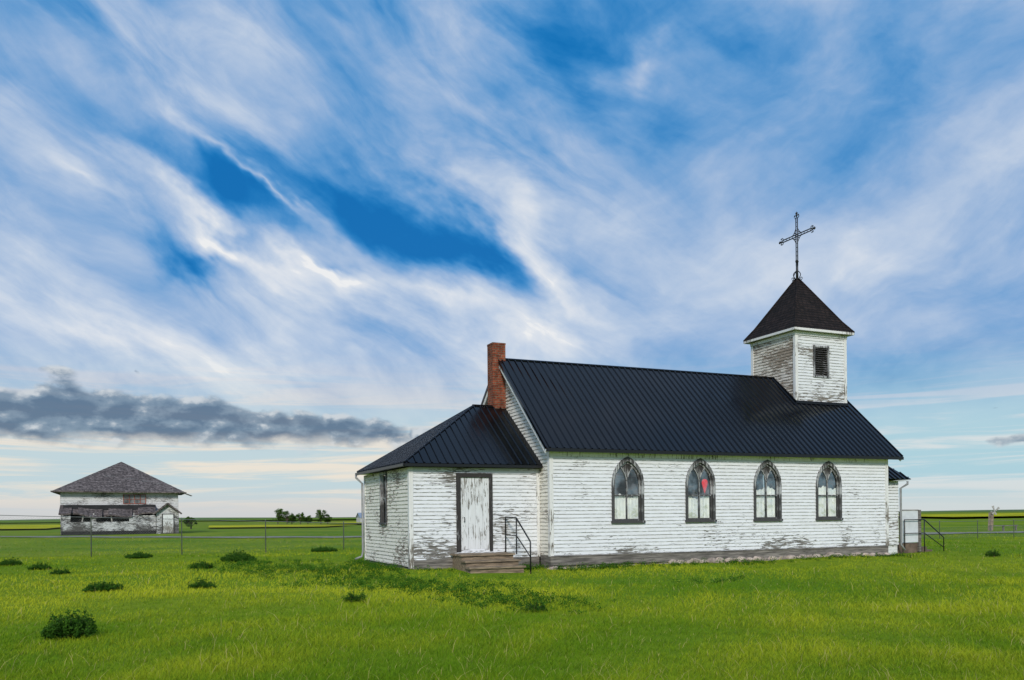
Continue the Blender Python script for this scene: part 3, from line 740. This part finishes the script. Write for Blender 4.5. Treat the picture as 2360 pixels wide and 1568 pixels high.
def shrub(x,y,w,h,seed,label,dens=1.):
    z=float(gz(x,y)); e=empty('shrub',(x,y,z),label,'shrub','low leafy shrubs scattered in the meadow'); r=random.Random(seed)
    cs=[];rd=[];nn=[]; M=Mesh(); k=max(14,int(50*w))
    for i in range(k):
        a=i*2.4+r.uniform(-.4,.4); q=((i+.5)/k)**.55*w*.50; px,py=x+q*math.cos(a),y+q*math.sin(a); hz=h*(1-.5*(q/(w*.5))**2)*r.uniform(.6,1.15)
        cs.append((px,py,z+hz*.55)); rr=w*r.uniform(.06,.13); rd.append((rr,rr,hz*.5)); nn.append(int(max(28,110*w*dens)))
        M.tube([((px-x)*.2,(py-y)*.2,0),((px-x)*.7,(py-y)*.7,hz*.5),((px-x),(py-y),hz*.9)],[.008,.006,.003],5)
        if r.random()<.35:
            cs.append((px+r.gauss(0,.05),py+r.gauss(0,.05),z+hz*1.05)); rd.append((.03,.03,.05)); nn.append(12)
    leafobj('foliage',[leaves(cs,rd,nn,.015+.008*w,G1,G2,seed)],e,(x,y,z))
    obj('stem',M,M_stem,e).location=(0,0,0)
SH=[(-.85,13.05,.66,.38,'dense round dark green shrub growing in open grass'),(-.70,21.2,.80,.20,'low spreading green shrub in short grass'),
(-3.75,31.6,.7,.22,'small dark green shrub in the meadow'),(-2.7,29.2,.6,.20,'small dark green shrub in the meadow'),
(3.08,29.8,1.05,.34,'wide dark green shrub in the meadow'),(1.36,20.95,.58,.18,'small dark green shrub in the meadow'),
(1.74,26.9,.6,.22,'thin pale green shrub in the meadow'),(.05,35.2,.9,.2,'thin pale green shrub in the meadow'),(7.4,37.2,1.1,.18,'wide low green shrub beside the wire fence'),
(3.72,15.85,.40,.18,'small leafy shrub in short grass'),(26.98,20.4,.45,.26,'small dark shrub in grass beyond the church'),(6.2,13.2,.40,.18,'small leafy shrub in short grass'),(-1.98,27,.5,.15,'thin pale green shrub in the meadow')]
for i,s in enumerate(SH): shrub(*s[:4],i+20,s[4],1.9 if i==0 else 1.)
cs=[];rd=[];nn=[]; r=random.Random(5)
path=[(3.8,28.5),(4.8,25.5),(5.2,23.5),(5.5,21.5),(5.8,19.6),(6.0,18),(6.3,16.4),(6.6,14.8),(6.6,13.8)]
for i in range(560):
    k=r.random()**1.2*(len(path)-1); j=int(k); t=k-j; sp=.6 if j>4 else 1.0
    px=path[j][0]+(path[j+1][0]-path[j][0])*t+r.gauss(0,sp)-(0 if j>3 else .5); py=path[j][1]+(path[j+1][1]-path[j][1])*t+r.gauss(0,.6)
    if px>A0-.1 and py>YA-.1: continue
    if 7.95<px<9.9 and 21.2<py<23: continue
    h=r.uniform(.05,.17); w=r.uniform(.05,.20); cs.append((px,py,float(gz(px,py))+h*.5)); rd.append((w,w,h*.7)); nn.append(int(240*w)+14)
for i in range(190):
    px=r.uniform(A0-.5,X1+.5) if i>60 else r.uniform(9.9,13); py=Y0-.15-abs(r.gauss(0,.3)) if px>X0 else YA-.15-abs(r.gauss(0,.35))
    if 8.0<px<9.9: continue
    h=r.uniform(.04,.16); cs.append((px,py,float(gz(px,py))+h*.5)); rd.append((.14,.12,h*.8)); nn.append(60)
for i in range(40):
    px=A0-.2-abs(r.gauss(0,.4)); py=r.uniform(YA-.5,YB); h=r.uniform(.05,.16); cs.append((px,py,h*.5)); rd.append((.16,.16,h*.8)); nn.append(80)
for (cx_,cy_) in ((12.34,16.9),(13.3,17.2),(5.2,29.5),(2.2,24.5),(3.1,23.2),(2.9,26)):
    for i in range(7): 
        px,py=cx_+r.gauss(0,.45),cy_+r.gauss(0,.3); cs.append((px,py,float(gz(px,py))+.04)); rd.append((.13,.13,.07)); nn.append(50)
wo=leafobj('weeds',[leaves(cs,rd,nn,.019,(.022,.08,.007),(.10,.235,.018),9)],None,(0,0,0)); wo['kind']='stuff'
# ------------------------------------------------------------ trees
M_bark=simple('bark',(.07,.05,.035),.9,6,.4)
def tree(x,y,h,w,seed,label):
    e=empty('tree',(x,y,0),label,'tree','far-off farm trees on the plain'); r=random.Random(seed); M=Mesh()
    M.tube([(0,0,-.1),(.05,0,h*.3),(0,.05,h*.6)],[.12,.09,.05],7)
    cs=[];rd=[];nn=[]
    for i in range(22):
        a=r.uniform(0,6.28); q=r.random()**.6*w*.40; z=h*r.uniform(.22,.86); q*=1.25-.7*abs(z/h-.5)*2
        p=(q*math.cos(a),q*math.sin(a),z); M.tube([(0,0,h*.2),(p[0]*.5,p[1]*.5,z*.75),p],[.06,.04,.02],5)
        cs.append((x+p[0],y+p[1],z)); s=r.uniform(.12,.20)*w; rd.append((s,s,s*.8)); nn.append(110)
    leafobj('crown',[leaves(cs,rd,nn,.10,(.03,.08,.012),(.13,.22,.035),seed)],e,(x,y,0))
    o=obj('trunk',M,M_bark,e); o.location=(0,0,0)
for i,t in enumerate([(28.6,195,3.7,3.1),(30.6,195,3.4,2.8),(33.2,193,2.7,2.6),(35,194,2.1,2.0),(37.3,191,3.4,2.8),(39.0,192,2.3,1.8),(6.9,128,1.9,1.6),(31.8,196,2.2,2.2)]):
    tree(*t,i+70,'small bushy green farm tree on the far plain')
def shed(x,y,w,dp,h,c,roofc,label):
    e=empty('farm_shed',(x,y,0),label,'shed'); M=Mesh(); M.box((x,y,0),(x+w,y+dp,h)); 
    obj('wall',M,simple('shed_wall',c,.7,1,.15),e)
    M=Mesh()
    for s in (0,1): 
        yy=y-.2 if s==0 else y+dp+.2
        M.poly([(x-.2,yy,h-.03),(x+w+.2,yy,h-.03),(x+w+.2,y+dp/2,h+dp*.28),(x-.2,y+dp/2,h+dp*.28)])
    for xx in (x,x+w): M.poly([(xx,y,h),(xx,y+dp,h),(xx,y+dp/2,h+dp*.27)])
    obj('roof',M,simple('shed_roof',roofc,.5,1,.15),e)
    M=Mesh(); M.box((x+w*.4,y-.05,0),(x+w*.6,y-.01,h*.8)); obj('door',M,M_dark,e)
shed(46,190,5,4,1.3,(.5,.5,.52),(.22,.27,.36),'low white farm shed with grey roof')
shed(53,196,3,3,1.0,(.18,.28,.5),(.5,.5,.5),'small blue farm shed on the plain')
# ------------------------------------------------------------ fences
def fence(xs,y,topf,xa,xb,label):
    e=empty('chain_link_fence',(xs[0],y,0),label,'fence')
    for x in xs:
        M=Mesh(); z=float(gz(x,y)); t=topf(x); M.tube([(x,y,z-.2),(x,y,t+.04),(x,y,t+.05),(x,y,t+.08)],[.022,.022,.03,.012],8)
        obj('post',M,M_galv,e,loc=(x,y,z),smooth=True)
    M=Mesh(); M.tube([(xa,y,topf(xa)),(xb,y,topf(xb))],.012,6); obj('top_rail',M,M_galv,e)
    M=Mesh(); st=.10; x=xa-1.4
    while x<xb:
        for s in (1,-1):
            H=topf(x)-.12; p0=(x,y-.03,.08) ; p1=(x+H,y-.03,.08+H)
            if s==-1: p0=(x+H,y-.03,.08); p1=(x,y-.03,.08+H)
            a,b_=sorted((p0[0],p1[0]))
            if b_<=xa or a>=xb: continue
            p0,p1=Vector(p0),Vector(p1)
            def clip(p,q):
                if p.x<xa: p=p+(q-p)*((xa-p.x)/(q.x-p.x))
                if p.x>xb: p=p+(q-p)*((xb-p.x)/(q.x-p.x))
                return p
            p0,p1=clip(p0,p1),clip(p1,p0); M.beam(p0,p1,.0026,.0026)
        x+=st
    M.v=[(v[0],v[1],v[2]+float(gz(v[0],y))) for v in M.v]
    obj('wire_mesh',M,M_galv,e)
YF=38.
tf=lambda x:1.58-.035*(x+1.7) if x<12 else .85
fence([-1.68+3.37*k for k in range(-3,5)],YF,tf,-11.8,11.8,'long galvanised chain link fence crossing the grass')
fence([-1.68+3.37*k for k in range(13,19)],YF,tf,42.1,59,'galvanised chain link fence beyond the church')
ww=empty('wooden_windmill',(69.3,52.6,-.25),'weathered wooden post topped with bleached windmill blades','windmill'); X,Y=69.3,52.6
M=Mesh(); M.beam((X-.05,Y,-.4),(X+.1,Y,1.35),.3,.3,up=(0,1,0)); obj('post',M,simple('tan_post',(.30,.23,.17),.85,3,.4),ww)
M=Mesh(); dx,dy=R2
for s,(a,l) in enumerate(((1.9,.50),(1.9+math.pi,.3),(.75,.5),(.75+math.pi,.35))):
    ca,sa=math.cos(a),math.sin(a); c=(X+.12,Y-.3,1.45)
    p=[(c[0]+dx*(ca*r_-sa*q_),c[1]+dy*(ca*r_-sa*q_)-.02*s,c[2]+sa*r_+ca*q_) for r_,q_ in ((.05,-.03),(l,-.10),(l,.10),(.05,.03))]; M.poly(p)
    M.poly([(u,v-.02,w) for u,v,w in p][::-1])
M.tube([(X+.1,Y,1.3),(X+.12,Y,1.5)],.06,6); M.tube([(X+.12,Y,1.45),(X+.12,Y-.35,1.45)],.04,6)
obj('blade',M,M_greywood,ww)
rf=empty('rail_fence',(69,51,-.25),'short weathered wooden rail fence in the field','fence')
for k in range(3): M=Mesh(); M.box((67.2+k*1.6,51.,-.3),(67.32+k*1.6,51.12,.25)); obj('post',M,M_plank,rf)
for z in (.2,): M=Mesh(); M.beam((67.2,50.98,z),(70.6,50.98,z),.04,.07); obj('rail',M,M_plank,rf)
# ------------------------------------------------------------ world
world=bpy.data.worlds.new('World'); scn.world=world; world.use_nodes=True; nt=world.node_tree; g=N(nt)
try: world.cycles.sampling_method='MANUAL'; world.cycles.sample_map_resolution=256
except Exception: pass
bg=nt.nodes['Background']
dr_=g.n('ShaderNodeTexCoord').outputs['Generated']; x,y,z=g.sep(dr_)
fd=g.m('ADD',g.m('MULTIPLY',x,F2[0]),g.m('MULTIPLY',y,F2[1])); rt=g.m('ADD',g.m('MULTIPLY',x,R2[0]),g.m('MULTIPLY',y,R2[1]))
DEG=57.29578
az=g.m('MULTIPLY',g.m('ARCTAN2',rt,fd),DEG); el=g.m('MULTIPLY',g.m('ARCSINE',z),DEG)
S=g.comb(az,el,0.)
def rot2(a_,b_,deg):
    c_,s_=math.cos(math.radians(deg)),math.sin(math.radians(deg))
    return g.m('ADD',g.m('MULTIPLY',a_,c_),g.m('MULTIPLY',b_,s_)),g.m('SUBTRACT',g.m('MULTIPLY',b_,c_),g.m('MULTIPLY',a_,s_))
ra,rb=rot2(az,el,-31)
w1=g.n('ShaderNodeTexNoise',noise_dimensions='2D'); w1.inputs['Scale'].default_value=1.; w1.inputs['Detail'].default_value=5; w1.inputs['Roughness'].default_value=.55; g.l(g.comb(g.m('MULTIPLY',ra,.075),g.m('MULTIPLY',rb,.16)),w1.inputs['Vector'])
wv=g.n('ShaderNodeVectorMath',operation='MULTIPLY_ADD'); g.l(w1.outputs['Color'],wv.inputs[0]); wv.inputs[1].default_value=(11,8,0); 
sb=g.n('ShaderNodeVectorMath',operation='SUBTRACT'); g.l(S,sb.inputs[0]); sb.inputs[1].default_value=(5.5,4,0); g.l(sb.outputs[0],wv.inputs[2]); SW=wv.outputs[0]
sx_,sy_,_=g.sep(SW)
ax1=g.m('ADD',g.m('MULTIPLY',az,.74),g.m('MULTIPLY',sx_,.26)); ay1=g.m('ADD',g.m('MULTIPLY',el,.74),g.m('MULTIPLY',sy_,.26))
rwa,rwb=rot2(ax1,ay1,-30); rwa2,rwb2=rot2(ax1,ay1,22)
def ang(px,py):
    u=px-1180; hy=1188-.0095*u; a=math.atan2(u,1975.5); return a*DEG, math.atan2((hy-py)*math.cos(a),1975.5)*DEG
def blob(vec,px,py,rx,ry,rot,amp,acc):
    a,e=ang(px,py); mp=g.n('ShaderNodeMapping',vector_type='TEXTURE'); g.l(vec,mp.inputs[0])
    mp.inputs['Location'].default_value=(a,e,0); mp.inputs['Rotation'].default_value=(0,0,math.radians(-rot)); mp.inputs['Scale'].default_value=(rx/32.,ry/32.,1000)
    gr=g.n('ShaderNodeTexGradient',gradient_type='QUADRATIC_SPHERE'); g.l(mp.outputs[0],gr.inputs[0])
    return g.m('MULTIPLY_ADD',gr.outputs['Fac'],amp,acc)
st1=g.noise(SW,.055,3,.5,0.,'2D')
st2=g.noise(g.comb(g.m('MULTIPLY',ax1,.16),g.m('MULTIPLY',ay1,.28)),1.0,8,.58,.25,'2D')
st3=g.noise(g.comb(g.m('MULTIPLY',rwa,.065),g.m('MULTIPLY',rwb,.20)),1.15,8,.57,.35,'2D')
st4=g.noise(g.comb(g.m('MULTIPLY',rwa2,.075),g.m('MULTIPLY',rwb2,.19)),1.15,8,.57,.35,'2D')
wr=g.ss(az,0,24)
st34=g.m('ADD',g.m('MULTIPLY',st3,g.m('SUBTRACT',1.,wr)),g.m('MULTIPLY',st4,wr))
soft=g.ss(az,2,20,1.,.62)
cov=g.m('ADD',g.m('MULTIPLY_ADD',g.m('SUBTRACT',st1,.5),.22,.56),g.m('MULTIPLY',g.m('SUBTRACT',st2,.5),.36))
cov=g.m('ADD',cov,g.m('MULTIPLY',g.m('SUBTRACT',st34,.5),g.m('MULTIPLY',soft,.95)))
BL=[(120,20,480,160,0,-.32),(420,230,700,230,20,.12),(850,40,420,160,0,-.27),(1300,110,380,230,70,-.46),(1720,110,480,220,0,-.32),(2150,90,420,150,-20,-.22),(1530,120,60,220,80,.28),
(1950,330,420,200,-15,-.14),(2330,330,300,220,0,.12),(560,455,330,125,24,-.75),(900,490,420,150,24,-.85),(1110,590,280,70,18,-.5),(440,580,230,60,10,-.55),(800,640,120,40,15,-.4),
(640,440,300,26,30,.45),(500,540,560,55,31,.45),(760,640,260,50,38,.5),(1300,590,440,110,35,.38),(1000,690,460,120,10,.42),(1050,380,460,120,35,.15),(350,780,800,220,8,.32),(150,450,340,70,22,.28),(1300,780,500,160,0,.28),
(1950,620,560,220,0,.12),(2050,880,420,120,0,-.18),(2200,1000,380,120,0,.25),(640,300,600,90,27,.12),(1700,560,600,200,0,.12)]
for b_ in BL: cov=blob(SW,*b_[:5],b_[5],cov)
cr=g.n('ShaderNodeValToRGB'); g.l(cov,cr.inputs[0]); E=cr.color_ramp.elements; cr.color_ramp.interpolation='B_SPLINE'
cols=[(0.0,(.001,.145,.45)),(.18,(.006,.20,.54)),(.38,(.11,.33,.65)),(.58,(.31,.46,.71)),(.78,(.54,.64,.79)),(.95,(.77,.80,.85)),(1.,(.90,.90,.90))]
E[0].position=0;E[0].color=(*cols[0][1],1);E[1].position=1;E[1].color=(*cols[-1][1],1)
for p,c in cols[1:-1]: e=E.new(p); e.color=(*c,1)
sky=cr.outputs[0]
hb=g.noise(g.comb(g.m('MULTIPLY',az,.05),g.m('MULTIPLY',el,.9)),1.2,6,.62,.4,'2D')
azl=g.ss(az,-14,22)
hc=g.mix(g.ss(hb,.40,.62),g.mix(azl,(.54,.67,.72),(.42,.64,.73)),g.mix(azl,(.84,.77,.67),(.68,.74,.76)))
hc=g.mix(g.ss(el,2.2,.0),hc,g.mix(azl,(.64,.65,.66),(.64,.70,.71)))
sky=g.mix(g.ss(el,11.5,3.5),sky,hc)
# cumulus bank
def cnoise(dx_,dy_):
    v=g.comb(g.m('MULTIPLY',g.m('ADD',az,dx_),.34),g.m('MULTIPLY',g.m('ADD',el,dy_),.60))
    vo=g.n('ShaderNodeTexVoronoi',feature='F1',voronoi_dimensions='2D'); vo.inputs['Scale'].default_value=1.5
    f=g.n('ShaderNodeTexNoise',noise_dimensions='2D'); f.inputs['Scale'].default_value=1.1; f.inputs['Detail'].default_value=7; f.inputs['Roughness'].default_value=.56; g.l(v,f.inputs['Vector'])
    mv=g.n('ShaderNodeVectorMath',operation='MULTIPLY_ADD'); g.l(f.outputs['Color'],mv.inputs[0]); mv.inputs[1].default_value=(.6,.6,0); g.l(v,mv.inputs[2])
    g.l(mv.outputs[0],vo.inputs['Vector'])
    return g.m('ADD',g.m('MULTIPLY',f.outputs[0],.75),g.m('MULTIPLY',g.m('SUBTRACT',.7,vo.outputs['Distance']),.30))
cn=cnoise(0.,0.); cnb=cnoise(-.30,.42)
acc=blob(S,150,965,600,128,0,1.30,0.); acc=blob(S,680,993,720,82,3,1.30,acc); acc=blob(S,90,500,150,46,10,.38,acc); acc=blob(S,130,850,110,22,0,.4,acc); acc=blob(S,2330,1015,190,28,0,.72,acc); acc=blob(S,2300,940,80,15,0,.48,acc); acc=blob(S,315,855,30,22,0,.4,acc)
base_=g.m('ADD',acc,g.m('MULTIPLY',g.m('SUBTRACT',cn,.5),1.45))
cm=g.ss(base_,.26,.56)
flat=g.m('MAXIMUM',g.ss(g.m('ADD',el,g.m('MULTIPLY',g.m('SUBTRACT',cn,.5),2.0)),4.1,5.3),g.ss(az,5,10)); cm=g.m('MULTIPLY',cm,g.m('MULTIPLY',flat,g.ss(acc,.02,.14)))
lit=g.m('ADD',g.m('MULTIPLY',g.m('SUBTRACT',cn,cnb),3.6),g.ss(base_,1.0,.35,.0,.40))
cc=g.mix(g.ss(lit,-.3,.4),(.085,.15,.25),(.19,.27,.37)); cc=g.mix(g.ss(lit,.3,1.05),cc,(.62,.66,.70)); sky=g.mix(g.m('MULTIPLY',cm,g.ss(az,5,12,.92,.72)),sky,cc)
ns=g.n('ShaderNodeTexSky'); ns.sky_type='NISHITA'; ns.sun_disc=False
SD=Vector((-.36,-.78,.50)).normalized(); ns.sun_elevation=math.asin(SD.z); ns.sun_rotation=math.atan2(SD.x,SD.y)
nb=g.mix(1.,ns.outputs[0],(.08,.08,.08),'MULTIPLY'); sky=g.mix(.05,sky,nb)
g.l(sky,bg.inputs[0]); bg.inputs[1].default_value=1.
sl=bpy.data.lights.new('sun','SUN'); sl.energy=2.55; sl.angle=math.radians(10); sl.color=(1,.93,.83); so=bpy.data.objects.new('sun',sl); col.objects.link(so)
so.rotation_euler=SD.to_track_quat('Z','Y').to_euler(); so.location=(0,0,30)
cam=bpy.data.cameras.new('camera'); cam.lens=30.135; cam.sensor_width=36; cam.shift_y=.1712; cam.clip_end=8000; co=bpy.data.objects.new('camera',cam); col.objects.link(co)
co.matrix_world=Matrix.Translation((0,0,1.5))@Matrix.Rotation(TH-math.pi/2,4,'Z')@Matrix.Rotation(math.pi/2,4,'X')@Matrix.Rotation(-.0095,4,'Z')
scn.camera=co
scn.view_settings.view_transform='Standard'; scn.view_settings.look='None'; scn.view_settings.exposure=0
